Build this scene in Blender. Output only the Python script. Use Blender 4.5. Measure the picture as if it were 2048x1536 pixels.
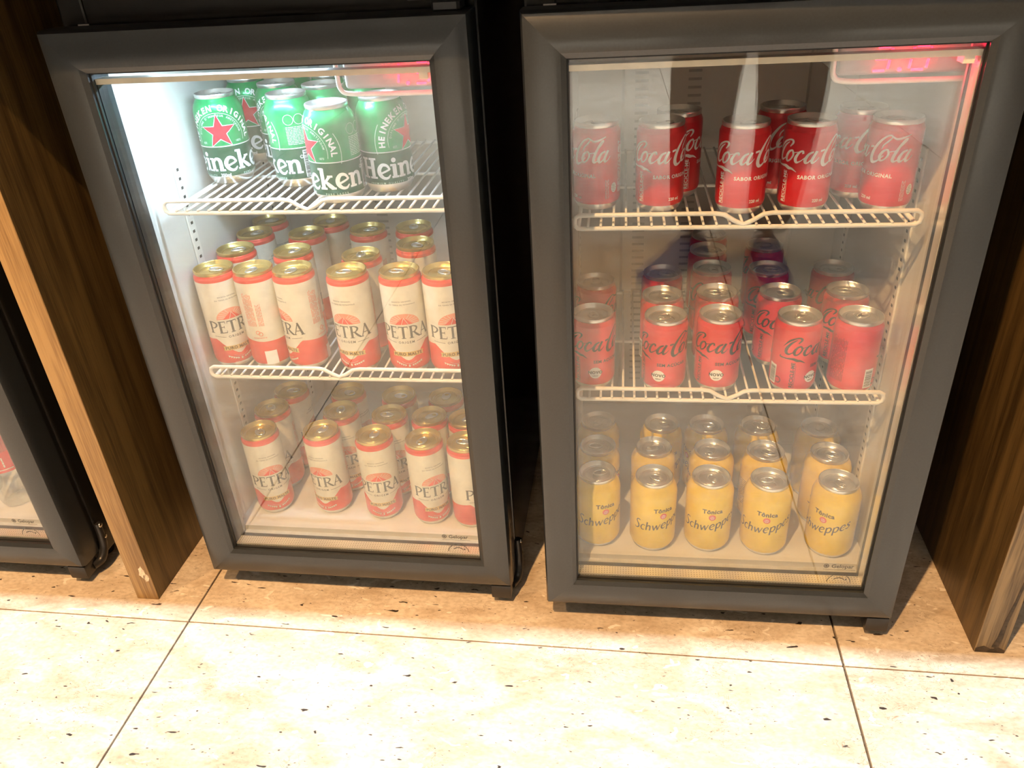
import bpy, bmesh, math, random
from mathutils import Vector, Matrix
random.seed(7)
for o in list(bpy.data.objects): bpy.data.objects.remove(o, do_unlink=True)
S = bpy.context.scene
COL = S.collection
PI = math.pi

# ------------------------------------------------------------------ camera
CAM = Vector((0.0538, -0.8331, 0.9088))
pitch, yaw, roll = (math.radians(a) for a in (-30.467, 8.794, 3.741))
def cam_rot():
    cy, sy = math.cos(-yaw), math.sin(-yaw)
    Rz = Matrix.Rotation(yaw, 3, 'Z'); Rx = Matrix.Rotation(pitch, 3, 'X'); Ry = Matrix.Rotation(roll, 3, 'Y')
    R = Rz @ Rx @ Ry                       # columns: right, forward, up
    r, f, u = R.col[0], R.col[1], R.col[2]
    return Matrix((r, u, -f)).transposed()
cd = bpy.data.cameras.new('camera'); cam = bpy.data.objects.new('camera', cd); COL.objects.link(cam)
cd.sensor_width = 36; cd.lens = 1588.1 / 2048 * 36; cd.clip_start = 0.02
cam.matrix_world = Matrix.Translation(CAM) @ cam_rot().to_4x4()
S.camera = cam

# ------------------------------------------------------------------ light and exposure
S.view_settings.view_transform = 'Standard'; S.view_settings.look = 'None'
S.view_settings.gamma = 1; S.view_settings.exposure = 0.0; S.view_settings.use_curve_mapping = False
S.cycles.transparent_max_bounces = 24; S.cycles.max_bounces = 10
W = bpy.data.worlds.new('room_ambient'); S.world = W; W.use_nodes = True
W.node_tree.nodes['Background'].inputs[0].default_value = (1.0, 0.86, 0.70, 1)
W.node_tree.nodes['Background'].inputs[1].default_value = 0.05
def area(name, loc, sx, sy, power, color, rot=(0, 0, 0), spread=PI):
    d = bpy.data.lights.new(name, 'AREA'); d.shape = 'RECTANGLE'; d.size = sx; d.size_y = sy
    d.energy = power; d.color = color; d.spread = spread
    o = bpy.data.objects.new(name, d); COL.objects.link(o); o.location = loc; o.rotation_euler = rot
    return o
def spot(name, loc, target, power, color, radius, angle, blend=.5):
    d = bpy.data.lights.new(name, 'SPOT'); d.energy = power; d.color = color; d.shadow_soft_size = radius
    d.spot_size = angle; d.spot_blend = blend
    o = bpy.data.objects.new(name, d); COL.objects.link(o); o.location = loc
    o.rotation_euler = (Vector(target) - Vector(loc)).to_track_quat('-Z', 'Y').to_euler()
    return o
WARM = (1.0, 0.56, 0.235)
area('main_or_added_strip_light', (0.0, -0.085, 2.60), 4.5, 0.05, 40, (0.72, 0.89, 1.0), (0, 0, -0.014), math.radians(80))
area('main_or_added_strip_light', (0.2, -3.1, 2.74), 4.5, 0.3, 100, (0.92, 0.97, 1.0), spread=math.radians(62))  # added lamp that brightens the far floor mirrored in the glass
area('main_or_added_strip_light', (0.2, -4.4, 2.74), 4.5, 0.3, 90, (0.92, 0.97, 1.0), spread=math.radians(62))  # second added lamp, for the deeper part of the mirrored floor
spot('ceiling_spot_light', (-0.43, -1.23, 2.62), (-0.15, 0.0, 0.2), 380, WARM, 0.02, math.radians(80))
spot('ceiling_spot_light', (-1.75, -1.30, 2.62), (-0.6, 0.0, 0.2), 120, WARM, 0.02, math.radians(80))
area('main_or_added_strip_light', (0.2, -1.46, 2.78), 4.5, 0.05, 3, (0.95, 0.97, 1.0))  # weak strip added to draw a highlight line along the door bevels
for lx in (-1.6, 0.45, 2.5): spot('ceiling_spot_light', (lx, -1.40, 2.74), (lx, -1.40, 0), 180, (0.88, 0.95, 1.0), 0.06, math.radians(54), .6)

# ------------------------------------------------------------------ materials
MATS = {}
def new_mat(name):
    m = bpy.data.materials.new(name); m.use_nodes = True; MATS[name] = m
    return m, m.node_tree, m.node_tree.nodes['Principled BSDF']
def pmat(name, col, rough=.5, metal=0., var=.06, nscale=60., bump=0., coat=0., emit=None, spec=.5):
    """plain procedural surface: colour with a slight noise variation and optional fine relief"""
    m, nt, b = new_mat(name)
    tc = nt.nodes.new('ShaderNodeTexCoord'); nz = nt.nodes.new('ShaderNodeTexNoise'); nz.inputs['Scale'].default_value = nscale
    nz.inputs['Detail'].default_value = 3
    nt.links.new(tc.outputs['Object'], nz.inputs['Vector'])
    rp = nt.nodes.new('ShaderNodeValToRGB')
    rp.color_ramp.elements[0].color = (*[c * (1 - var) for c in col], 1); rp.color_ramp.elements[1].color = (*[min(1, c * (1 + var)) for c in col], 1)
    rp.color_ramp.elements[0].position = .35; rp.color_ramp.elements[1].position = .65
    nt.links.new(nz.outputs['Fac'], rp.inputs[0]); nt.links.new(rp.outputs[0], b.inputs['Base Color'])
    b.inputs['Roughness'].default_value = rough; b.inputs['Metallic'].default_value = metal
    b.inputs['Coat Weight'].default_value = coat; b.inputs['Specular IOR Level'].default_value = spec
    if bump:
        bp = nt.nodes.new('ShaderNodeBump'); bp.inputs['Strength'].default_value = bump; bp.inputs['Distance'].default_value = .001
        nt.links.new(nz.outputs['Fac'], bp.inputs['Height']); nt.links.new(bp.outputs[0], b.inputs['Normal'])
    if emit:
        b.inputs['Emission Color'].default_value = (*emit[:3], 1); b.inputs['Emission Strength'].default_value = emit[3]
    return m
def glass_mat(name, tint=(.985, .995, .992), f0=.052):
    """clear sheet: transparent body with Schlick mirror reflection on each face"""
    m = bpy.data.materials.new(name); m.use_nodes = True; nt = m.node_tree; nt.nodes.clear(); MATS[name] = m
    out = nt.nodes.new('ShaderNodeOutputMaterial'); mix = nt.nodes.new('ShaderNodeMixShader')
    tr = nt.nodes.new('ShaderNodeBsdfTransparent'); tr.inputs[0].default_value = (*tint, 1)
    gl = nt.nodes.new('ShaderNodeBsdfGlossy'); gl.inputs['Roughness'].default_value = 0.0
    ge = nt.nodes.new('ShaderNodeNewGeometry'); dt = nt.nodes.new('ShaderNodeVectorMath'); dt.operation = 'DOT_PRODUCT'
    nt.links.new(ge.outputs['Incoming'], dt.inputs[0]); nt.links.new(ge.outputs['Normal'], dt.inputs[1])
    def mth(op, a, bv=None):
        n = nt.nodes.new('ShaderNodeMath'); n.operation = op
        for i, x in enumerate((a, bv)):
            if x is None: continue
            if isinstance(x, (int, float)): n.inputs[i].default_value = x
            else: nt.links.new(x, n.inputs[i])
        return n.outputs[0]
    c = mth('ABSOLUTE', dt.outputs['Value']); k = mth('POWER', mth('SUBTRACT', 1.0, c), 5.0)
    fac = mth('ADD', mth('MULTIPLY', k, 1 - f0), f0)
    nt.links.new(fac, mix.inputs[0]); nt.links.new(tr.outputs[0], mix.inputs[1]); nt.links.new(gl.outputs[0], mix.inputs[2])
    nt.links.new(mix.outputs[0], out.inputs[0])
    return m
def wood_mat(name, dark, light, rough=.45, sc=1.):
    m, nt, b = new_mat(name)
    tc = nt.nodes.new('ShaderNodeTexCoord')
    mp = nt.nodes.new('ShaderNodeMapping'); mp.inputs['Scale'].default_value = (55 * sc, 55 * sc, 2.4 * sc)
    nt.links.new(tc.outputs['Object'], mp.inputs['Vector'])
    n1 = nt.nodes.new('ShaderNodeTexNoise'); n1.inputs['Scale'].default_value = 1.0; n1.inputs['Detail'].default_value = 5; n1.inputs['Distortion'].default_value = .6
    nt.links.new(mp.outputs[0], n1.inputs['Vector'])
    mp2 = nt.nodes.new('ShaderNodeMapping'); mp2.inputs['Scale'].default_value = (420, 420, 16)
    nt.links.new(tc.outputs['Object'], mp2.inputs['Vector'])
    n2 = nt.nodes.new('ShaderNodeTexNoise'); n2.inputs['Scale'].default_value = 1.0; n2.inputs['Detail'].default_value = 2
    nt.links.new(mp2.outputs[0], n2.inputs['Vector'])
    ad = nt.nodes.new('ShaderNodeMath'); ad.operation = 'MULTIPLY_ADD'; ad.inputs[1].default_value = .6
    nt.links.new(n2.outputs['Fac'], ad.inputs[0]); nt.links.new(n1.outputs['Fac'], ad.inputs[2])
    rp = nt.nodes.new('ShaderNodeValToRGB'); e = rp.color_ramp.elements
    e[0].position = .60; e[0].color = (*dark, 1); e[1].position = .95; e[1].color = (*light, 1)
    nt.links.new(ad.outputs[0], rp.inputs[0]); nt.links.new(rp.outputs[0], b.inputs['Base Color'])
    bp = nt.nodes.new('ShaderNodeBump'); bp.inputs['Strength'].default_value = .25; bp.inputs['Distance'].default_value = .0008
    nt.links.new(ad.outputs[0], bp.inputs['Height']); nt.links.new(bp.outputs[0], b.inputs['Normal'])
    b.inputs['Roughness'].default_value = rough
    return m
def travertine(name):
    m, nt, b = new_mat(name)
    ge = nt.nodes.new('ShaderNodeNewGeometry')
    def noise(scale, stretch, detail=4, dist=0., rz=0.):
        mp = nt.nodes.new('ShaderNodeMapping'); mp.inputs['Scale'].default_value = stretch; mp.inputs['Rotation'].default_value = (0, 0, rz)
        nt.links.new(ge.outputs['Position'], mp.inputs['Vector'])
        n = nt.nodes.new('ShaderNodeTexNoise'); n.inputs['Scale'].default_value = scale; n.inputs['Detail'].default_value = detail; n.inputs['Distortion'].default_value = dist
        nt.links.new(mp.outputs[0], n.inputs['Vector']); return n.outputs['Fac']
    def ramp(src, stops):
        r = nt.nodes.new('ShaderNodeValToRGB'); nt.links.new(src, r.inputs[0])
        while len(r.color_ramp.elements) < len(stops): r.color_ramp.elements.new(.5)
        for el, (p, c) in zip(r.color_ramp.elements, stops): el.position = p; el.color = (*c, 1)
        return r.outputs[0]
    def mix(a, bb, fac, mode='MIX'):
        x = nt.nodes.new('ShaderNodeMix'); x.data_type = 'RGBA'; x.blend_type = mode
        if isinstance(fac, float): x.inputs['Factor'].default_value = fac
        else: nt.links.new(fac, x.inputs['Factor'])
        for i, v in ((6, a), (7, bb)):
            if isinstance(v, tuple): x.inputs[i].default_value = (*v, 1)
            else: nt.links.new(v, x.inputs[i])
        return x.outputs[2]
    base = ramp(noise(9, (1, 2.2, 1), 6, 1.2), [(.3, (.50, .40, .29)), (.5, (.65, .56, .45)), (.72, (.80, .73, .63))])
    fine = ramp(noise(120, (1, 1.6, 1), 5), [(.3, (.78, .76, .72)), (.6, (1, 1, 1))])
    c = mix(base, fine, 1.0, 'MULTIPLY')
    veins = ramp(noise(26, (1, 1.9, 1), 4, 2.4), [(.485, (0, 0, 0)), (.5, (1, 1, 1)), (.515, (0, 0, 0))])
    vm = ramp(noise(7, (1, 1, 1), 2), [(.5, (0, 0, 0)), (.62, (1, 1, 1))])
    vmask = mix(veins, vm, 1.0, 'MULTIPLY')
    c = mix(c, (.26, .17, .10), mix((0, 0, 0), vmask, .75))
    pale = ramp(noise(30, (1, 2.0, 1), 2, .8), [(.66, (0, 0, 0)), (.70, (1, 1, 1))])
    c = mix(c, (.90, .85, .77), mix((0, 0, 0), pale, .7))
    pits = ramp(noise(75, (.55, 1.5, 1), 2, .3, .3), [(.695, (0, 0, 0)), (.72, (1, 1, 1))])
    c = mix(c, (.035, .025, .02), pits)
    specks = ramp(noise(210, (.7, 1.5, 1), 2, .2, -.2), [(.70, (0, 0, 0)), (.73, (1, 1, 1))])
    c = mix(c, (.09, .065, .05), specks)
    curls = ramp(noise(48, (.8, 1.7, 1), 3, 3.2, .5), [(.492, (0, 0, 0)), (.5, (1, 1, 1)), (.508, (0, 0, 0))])
    cm = ramp(noise(13, (1, 1.3, 1), 2), [(.52, (0, 0, 0)), (.6, (1, 1, 1))])
    c = mix(c, (.30, .21, .14), mix((0, 0, 0), mix(curls, cm, 1.0, 'MULTIPLY'), .8))
    nt.links.new(c, b.inputs['Base Color'])
    b.inputs['Roughness'].default_value = .38
    bp = nt.nodes.new('ShaderNodeBump'); bp.inputs['Strength'].default_value = .35; bp.inputs['Distance'].default_value = .001; bp.invert = True
    bw = nt.nodes.new('ShaderNodeRGBToBW'); nt.links.new(mix(pits, vmask, .3), bw.inputs[0])
    nt.links.new(bw.outputs[0], bp.inputs['Height']); nt.links.new(bp.outputs[0], b.inputs['Normal'])
    return m
def spacer_mat(name):
    m, nt, b = new_mat(name)
    tc = nt.nodes.new('ShaderNodeTexCoord'); mp = nt.nodes.new('ShaderNodeMapping'); mp.inputs['Scale'].default_value = (260, 260, 260)
    nt.links.new(tc.outputs['Object'], mp.inputs['Vector'])
    v = nt.nodes.new('ShaderNodeTexVoronoi'); v.inputs['Scale'].default_value = 1; v.inputs['Randomness'].default_value = 0
    nt.links.new(mp.outputs[0], v.inputs['Vector'])
    rp = nt.nodes.new('ShaderNodeValToRGB'); e = rp.color_ramp.elements
    e[0].position = .30; e[0].color = (.35, .33, .30, 1); e[1].position = .36; e[1].color = (.80, .77, .70, 1)
    nt.links.new(v.outputs['Distance'], rp.inputs[0]); nt.links.new(rp.outputs[0], b.inputs['Base Color'])
    b.inputs['Roughness'].default_value = .28; b.inputs['Metallic'].default_value = .55
    return m

M = {}
M['trav'] = travertine('travertine_stone')
M['grout'] = pmat('dark_grout', (.011, .009, .008), .9, var=.5, nscale=25)
M['wall'] = pmat('painted_wall', (.55, .50, .44), .8, nscale=8)
M['ceil'] = pmat('ceiling_paint', (.75, .72, .68), .9, nscale=5)
M['woodside'] = wood_mat('dark_stained_veneer', (.050, .029, .009), (.135, .082, .026), .42)
M['woodedge'] = wood_mat('oak_edge_band', (.21, .12, .042), (.39, .25, .10), .45, 1.6)
M['woodedge_worn'] = wood_mat('worn_oak_edge_band', (.09, .06, .03), (.25, .18, .095), .5, 1.8)
M['chip'] = pmat('bare_chipped_wood', (.72, .60, .45), .8, var=.2, nscale=300)
M['stain'] = pmat('dark_worn_edge', (.05, .035, .022), .7, var=.4, nscale=120)
M['stone_top'] = pmat('dark_counter_stone', (.05, .045, .04), .25, nscale=30)
M['black'] = pmat('black_vinyl_frame', (.017, .021, .024), .40, var=.1, nscale=400, bump=.05, coat=.55)
M['black'].node_tree.nodes['Principled BSDF'].inputs['Coat Roughness'].default_value = .16
M['blackmetal'] = pmat('black_painted_steel', (.010, .010, .010), .25, nscale=200)
M['gasket'] = pmat('black_rubber_gasket', (.012, .012, .012), .45, nscale=100)
M['hinge'] = pmat('black_hinge_plastic', (.020, .020, .021), .3, nscale=200)
M['seal'] = pmat('pale_door_seal', (.55, .54, .51), .5)
M['steel'] = pmat('zinc_screw', (.6, .6, .58), .25, 1.0)
M['liner'] = pmat('white_plastic_liner', (.70, .68, .64), .4, nscale=12, var=.03)
M['rail'] = pmat('white_enamel_rail', (.82, .80, .75), .35)
M['slot'] = pmat('dark_rail_slot', (.03, .03, .03), .6)
M['wire'] = pmat('white_coated_wire', (.86, .84, .79), .35)
M['spacer'] = spacer_mat('perforated_aluminium_spacer')
M['spacerface'] = pmat('cream_spacer_seal', (.80, .70, .55), .5)
M['glass'] = glass_mat('clear_door_glass')
M['print'] = pmat('grey_glass_print', (.10, .10, .10), .6)
M['ctrl'] = pmat('grey_control_housing', (.42, .41, .39), .45)
M['ctrllip'] = pmat('cream_control_lip', (.85, .82, .74), .4)
M['digit'] = pmat('red_led_segment', (.8, .02, .03), .5, emit=(1.0, .02, .06, 7.0))
M['led_on'] = pmat('lit_led_tube', (.9, .95, 1.0), .5, emit=(.80, .90, 1.0, 6.0))
M['led_off'] = pmat('unlit_led_tube', (.85, .85, .85), .4)
M['alu'] = pmat('bare_aluminium', (.78, .77, .75), .28, .9)
M['gold'] = pmat('gold_lid', (.70, .53, .20), .28, .85)
M['hgreen'] = pmat('bright_green_lacquer', (.004, .30, .085), .28, .35, var=.05, coat=.4)
M['hdark'] = pmat('dark_green_lacquer', (.006, .085, .035), .32, .25, coat=.3)
M['white'] = pmat('white_print', (.85, .86, .85), .5)
M['hpale'] = pmat('pale_green_print', (.55, .75, .62), .5)
M['starred'] = pmat('red_star_print', (.70, .015, .035), .45)
M['pcream'] = pmat('cream_lacquer', (.76, .73, .62), .4, .08, coat=.2)
M['pred'] = pmat('coral_red_lacquer', (.76, .075, .045), .34, .25, coat=.3)
M['pgrey'] = pmat('charcoal_print', (.10, .105, .10), .5)
M['ppink'] = pmat('faded_coral_print', (.80, .30, .20), .5)
M['pgold'] = pmat('gold_ribbon_print', (.72, .52, .20), .45, .2)
M['pbrown'] = pmat('brown_print', (.16, .09, .03), .5)
M['cred'] = pmat('red_lacquer', (.70, .012, .022), .28, .18, coat=.4)
M['zred'] = pmat('zero_red_lacquer', (.74, .016, .030), .28, .15, coat=.4)
M['cblack'] = pmat('black_print', (.025, .02, .02), .45)
M['cdark'] = pmat('dark_red_print', (.22, .005, .01), .5)
M['syellow'] = pmat('yellow_lacquer', (.86, .60, .012), .33, .10, coat=.3, nscale=25, var=.1)
M['sgrey'] = pmat('dark_olive_print', (.05, .04, .012), .5)
M['sred'] = pmat('pink_red_seal', (.75, .12, .10), .5)
M['pet'] = glass_mat('clear_pet_plastic', (.93, .95, .94), .07)
M['petred'] = pmat('red_paper_label', (.70, .05, .06), .5)
M['capw'] = pmat('white_bottle_cap', (.8, .8, .8), .4)
M['denim'] = pmat('dark_trousers', (.018, .018, .022), .85, nscale=300, bump=.2)
M['shirt'] = pmat('dark_shirt', (.05, .055, .07), .85, nscale=200)
M['skin'] = pmat('skin', (.50, .30, .21), .5)
M['hair'] = pmat('brown_hair', (.04, .022, .012), .5)
M['shoe'] = pmat('blue_shoe_mesh', (.015, .03, .16), .7, nscale=500, bump=.3)
M['sole'] = pmat('white_shoe_sole', (.6, .6, .58), .6)

# ------------------------------------------------------------------ mesh helpers
class MB:
    """collects vertices and faces, then links them as ONE mesh object"""
    def __init__(s): s.v = []; s.f = []; s.m = []; s.cur = 0
    def add(s, vs, fs):
        n = len(s.v); s.v += [tuple(p) for p in vs]; s.f += [tuple(i + n for i in f) for f in fs]; s.m += [s.cur] * len(fs); return s
    def box(s, x0, x1, y0, y1, z0, z1):
        return s.add([(x0, y0, z0), (x1, y0, z0), (x1, y1, z0), (x0, y1, z0), (x0, y0, z1), (x1, y0, z1), (x1, y1, z1), (x0, y1, z1)],
                     [(0, 3, 2, 1), (4, 5, 6, 7), (0, 1, 5, 4), (1, 2, 6, 5), (2, 3, 7, 6), (3, 0, 4, 7)])
    def bbox(s, x0, x1, y0, y1, z0, z1, b=.002, seg=2):
        bm = bmesh.new(); t = MB().box(x0, x1, y0, y1, z0, z1)
        vs = [bm.verts.new(p) for p in t.v]
        for f in t.f: bm.faces.new([vs[i] for i in f])
        bmesh.ops.bevel(bm, geom=list(bm.edges), offset=b, segments=seg, affect='EDGES', profile=.6)
        bm.verts.index_update(); s.add([v.co[:] for v in bm.verts], [[v.index for v in f.verts] for f in bm.faces]); bm.free(); return s
    def tube(s, pts, r, seg=8, closed=False, caps=True):
        pts = [Vector(p) for p in pts]; n = len(pts); vs = []; fs = []; up = None
        for i, p in enumerate(pts):
            a = pts[(i - 1) % n] if (closed or i) else p; b = pts[(i + 1) % n] if (closed or i < n - 1) else p
            t = (b - a).normalized()
            if up is None:
                up = Vector((0, 0, 1)) if abs(t.z) < .9 else Vector((0, 1, 0))
            x = t.cross(up)
            if x.length < 1e-6: x = t.cross(Vector((1, 0, 0)))
            x.normalize(); up = x.cross(t).normalized()
            rr = r[i] if isinstance(r, (list, tuple)) else r
            for k in range(seg):
                an = 2 * PI * k / seg; vs.append(p + x * math.cos(an) * rr + up * math.sin(an) * rr)
        m = n if closed else n - 1
        for i in range(m):
            j = (i + 1) % n
            for k in range(seg):
                l = (k + 1) % seg; fs.append((i * seg + k, i * seg + l, j * seg + l, j * seg + k))
        if caps and not closed: fs += [tuple(range(seg))[::-1], tuple((n - 1) * seg + k for k in range(seg))]
        return s.add(vs, fs)
    def lathe(s, prof, seg=32, mats=None, cx=0, cy=0, zfun=None):
        n = len(prof); base = len(s.v)
        for i, (r, z) in enumerate(prof):
            for k in range(seg):
                a = 2 * PI * k / seg; zz = zfun(i, a, z) if zfun else z
                s.v.append((cx + r * math.sin(a), cy - r * math.cos(a), zz))
        for i in range(n - 1):
            for k in range(seg):
                l = (k + 1) % seg
                s.f.append((base + i * seg + k, base + i * seg + l, base + (i + 1) * seg + l, base + (i + 1) * seg + k)); s.m.append(mats[i] if mats else s.cur)
        return s
    def mesh(s, name, mats, smooth=False, sharp=None):
        me = bpy.data.meshes.new(name); me.from_pydata(s.v, [], s.f)
        for m in (mats if isinstance(mats, (list, tuple)) else [mats]): me.materials.append(m)
        me.polygons.foreach_set('material_index', s.m)
        if smooth: me.polygons.foreach_set('use_smooth', [True] * len(s.f))
        me.update()
        if smooth and sharp:
            me.set_sharp_from_angle(angle=math.radians(sharp))
        return me
    def build(s, name, mats, parent=None, smooth=False, loc=(0, 0, 0), sharp=None):
        return link(name, s.mesh(name, mats, smooth, sharp), parent, loc)
def link(name, me, parent=None, loc=(0, 0, 0), rz=0.):
    o = bpy.data.objects.new(name, me); COL.objects.link(o); o.location = loc; o.rotation_euler = (0, 0, rz)
    if parent: o.parent = parent
    return o
def thing(name, label, cat, loc=(0, 0, 0), rz=0., group=None):
    o = link(name, None, None, loc, rz); o.empty_display_size = .02; return tag(o, label, cat, group)
def tag(o, label, cat, group=None):
    o['label'] = label; o['category'] = cat
    if group: o['group'] = group
    return o
def struct(o): o['kind'] = 'structure'; return o
def spline(pts, n=8, closed=False):
    """Catmull-Rom through tuples of any length"""
    out = []; N = len(pts)
    g = (lambda i: pts[i % N]) if closed else (lambda i: pts[max(0, min(N - 1, i))])
    for i in range(N if closed else N - 1):
        p0, p1, p2, p3 = g(i - 1), g(i), g(i + 1), g(i + 2)
        for k in range(n):
            t = k / n
            out.append(tuple(.5 * (2 * b + (c - a) * t + (2 * a - 5 * b + 4 * c - d) * t * t + (3 * b - a - 3 * c + d) * t ** 3) for a, b, c, d in zip(p0, p1, p2, p3)))
    if not closed: out.append(tuple(pts[-1]))
    return out

# ------------------------------------------------------------------ flat print (2D shapes that are wrapped on cans)
class P2:
    def __init__(s): s.v = []; s.f = []
    def poly(s, pts):
        n = len(s.v); s.v += [(p[0], p[1]) for p in pts]; s.f.append(tuple(range(n, n + len(pts)))); return s
    def rect(s, x0, x1, z0, z1): return s.poly([(x0, z0), (x1, z0), (x1, z1), (x0, z1)])
    def ell(s, cx, cz, rx, rz, n=24): return s.poly([(cx + rx * math.cos(2 * PI * k / n), cz + rz * math.sin(2 * PI * k / n)) for k in range(n)])
    def ribbon(s, pts, n=6, closed=False):
        """(x, z, width) control points -> smooth stroke of changing width"""
        q = spline(pts, n, closed); L = []; N = len(q)
        for i, (x, z, w) in enumerate(q):
            a = q[(i - 1) % N] if (closed or i) else q[i]; b = q[(i + 1) % N] if (closed or i < N - 1) else q[i]
            dx, dz = b[0] - a[0], b[1] - a[1]; l = math.hypot(dx, dz) or 1; nx, nz = -dz / l * w / 2, dx / l * w / 2
            L.append(((x + nx, z + nz), (x - nx, z - nz)))
        n0 = len(s.v)
        for a, b in L: s.v += [a, b]
        for i in range(N if closed else N - 1):
            j = (i + 1) % N; s.f.append((n0 + 2 * i, n0 + 2 * i + 1, n0 + 2 * j + 1, n0 + 2 * j))
        return s
    def line(s, a, b, w): return s.ribbon([(*a, w), (*b, w)], 1)
    def arc(s, cx, cz, r, a0, a1, w, n=20):
        return s.ribbon([(cx + r * math.cos(math.radians(a0 + (a1 - a0) * k / n)), cz + r * math.sin(math.radians(a0 + (a1 - a0) * k / n)), w) for k in range(n + 1)], 1)
    def ring(s, cx, cz, r, w, n=28):
        return s.ribbon([(cx + r * math.cos(2 * PI * k / n), cz + r * math.sin(2 * PI * k / n), w) for k in range(n)], 1, True)
    def put(s, other, fn):
        n = len(s.v); s.v += [fn(x, z) for x, z in other.v]; s.f += [tuple(i + n for i in f) for f in other.f]; return s
    def at(s, other, x=0, z=0, k=1., rot=0., shear=0.):
        c, d = math.cos(rot), math.sin(rot)
        def fn(a, b):
            a = a + shear * b; a *= k; b *= k
            return (x + a * c - b * d, z + a * d + b * c)
        return s.put(other, fn)
    def width(s): return (min(v[0] for v in s.v), max(v[0] for v in s.v))
_tc = {}
def text(body, size, bold=0., spacing=1.):
    """plain sans lettering from the built-in font, left aligned on the baseline"""
    key = (body, round(size, 5), bold, spacing)
    if key in _tc: return _tc[key]
    cu = bpy.data.curves.new('t', 'FONT'); cu.body = body; cu.size = 1; cu.offset = bold; cu.space_character = spacing; cu.resolution_u = 2
    ob = bpy.data.objects.new('t', cu); COL.objects.link(ob)
    dg = bpy.context.evaluated_depsgraph_get(); me = bpy.data.meshes.new_from_object(ob.evaluated_get(dg))
    p = P2(); p.v = [(v.co.x * size, v.co.y * size) for v in me.vertices]; p.f = [tuple(f.vertices) for f in me.polygons]
    bpy.data.objects.remove(ob); bpy.data.curves.remove(cu); bpy.data.meshes.remove(me)
    _tc[key] = p; return p
def ctext(body, size, x=0, z=0, bold=0., spacing=1., rot=0., shear=0.):
    t = text(body, size, bold, spacing); a, b = t.width(); p = P2()
    c = P2().put(t, lambda u, w: (u - (a + b) / 2, w))
    return p.at(c, x, z, 1, rot, shear)
def arctext(body, size, cx, cz, r, a0, a1, bold=0.):
    """letters set one by one along a circle from angle a0 to a1 (degrees), heads outward"""
    p = P2(); n = len(body)
    for i, ch in enumerate(body):
        if ch == ' ': continue
        a = math.radians(a0 + (a1 - a0) * (i + .5) / n)
        p.put(ctext(ch, size, 0, 0, bold), lambda u, w, a=a: (cx + r * math.cos(a) + u * math.sin(a) + w * math.cos(a), cz + r * math.sin(a) - u * math.cos(a) + w * math.sin(a)))
    return p
def wrap(p, rad, step=.0022, eps=.00012):
    """2D print -> mesh lying just proud of a turned wall; rad(z) is the wall radius"""
    bm = bmesh.new(); vs = [bm.verts.new((x, z, 0)) for x, z in p.v]
    for f in p.f:
        try: bm.faces.new([vs[i] for i in f])
        except ValueError: pass
    bmesh.ops.triangulate(bm, faces=[f for f in bm.faces if len(f.verts) > 4])
    x0 = min(x for x, z in p.v); x1 = max(x for x, z in p.v); k = math.ceil(x0 / step) * step
    while k < x1:
        bmesh.ops.bisect_plane(bm, geom=bm.verts[:] + bm.edges[:] + bm.faces[:], plane_co=(k, 0, 0), plane_no=(1, 0, 0)); k += step
    R0 = rad(None)
    for v in bm.verts:
        th = v.co.x / R0; r = rad(v.co.y) + eps; v.co = (r * math.sin(th), -r * math.cos(th), v.co.y)
    mb = MB(); bm.verts.index_update(); mb.add([v.co[:] for v in bm.verts], [[v.index for v in f.verts] for f in bm.faces]); bm.free()
    return mb

# ------------------------------------------------------------------ drawn letters
def strokes(*ss):
    p = P2()
    for s in ss: p.ribbon(s, 5 if len(s) > 2 else 1)
    return p
def mono(L, w): return [(x, z, w) for x, z in L]
TH, TN = .17, .07
def serif(x, z, l=.30): return [(x - l / 2, z, .055), (x + l / 2, z, .055)]
PETRA = {
 'P': (.66, strokes([(.16, 0, TH), (.16, 1, TH)], serif(.16, .03, .34), [(.04, .96, .08), (.36, .96, .08), (.60, .84, .13), (.62, .66, .14), (.42, .47, .08), (.2, .46, .06)])),
 'E': (.62, strokes([(.16, 0, TH), (.16, 1, TH)], [(.04, .965, .07), (.56, .965, .07)], [(.55, .99, .05), (.55, .80, .03)], [(.16, .52, .065), (.46, .52, .065)], [(.45, .62, .04), (.45, .42, .04)], [(.04, .035, .07), (.58, .035, .07)], [(.58, .02, .05), (.61, .22, .03)])),
 'T': (.72, strokes([(.36, 0, TH), (.36, 1, TH)], [(.02, .96, .075), (.70, .96, .075)], [(.03, .99, .05), (.01, .78, .03)], [(.69, .99, .05), (.71, .78, .03)], serif(.36, .03, .34))),
 'R': (.74, strokes([(.16, 0, TH), (.16, 1, TH)], serif(.16, .03, .34), [(.04, .96, .08), (.36, .96, .08), (.58, .84, .13), (.58, .68, .13), (.40, .50, .08), (.2, .49, .06)], [(.36, .50, .12), (.58, .22, .16), (.80, .03, .12)])),
 'A': (.82, strokes([(.08, 0, TN), (.40, 1.0, TN)], [(.38, 1.02, .14), (.70, 0, .18)], [(.2, .34, .06), (.60, .34, .06)], serif(.08, .03, .26), serif(.70, .03, .30))),
}
def word(glyphs, s, gap=.1, adv=1.):
    p = P2(); x = 0
    for ch in s:
        w, g = glyphs[ch]; p.at(g, x, 0); x += (w + gap) * adv
    a, b = p.width(); return P2().put(p, lambda u, z: (u - (a + b) / 2, z))
SW = .20
def slab(x, z, l=.34, w=.10): return [(x - l / 2, z, w), (x + l / 2, z, w)]
_e = strokes([(.12, .24, .10), (.56, .42, .09), (.57, .50, .10), (.46, .64, .13), (.26, .66, .16), (.10, .46, .2), (.11, .22, .2), (.28, .04, .15), (.48, .03, .11), (.62, .18, .05)])
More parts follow.
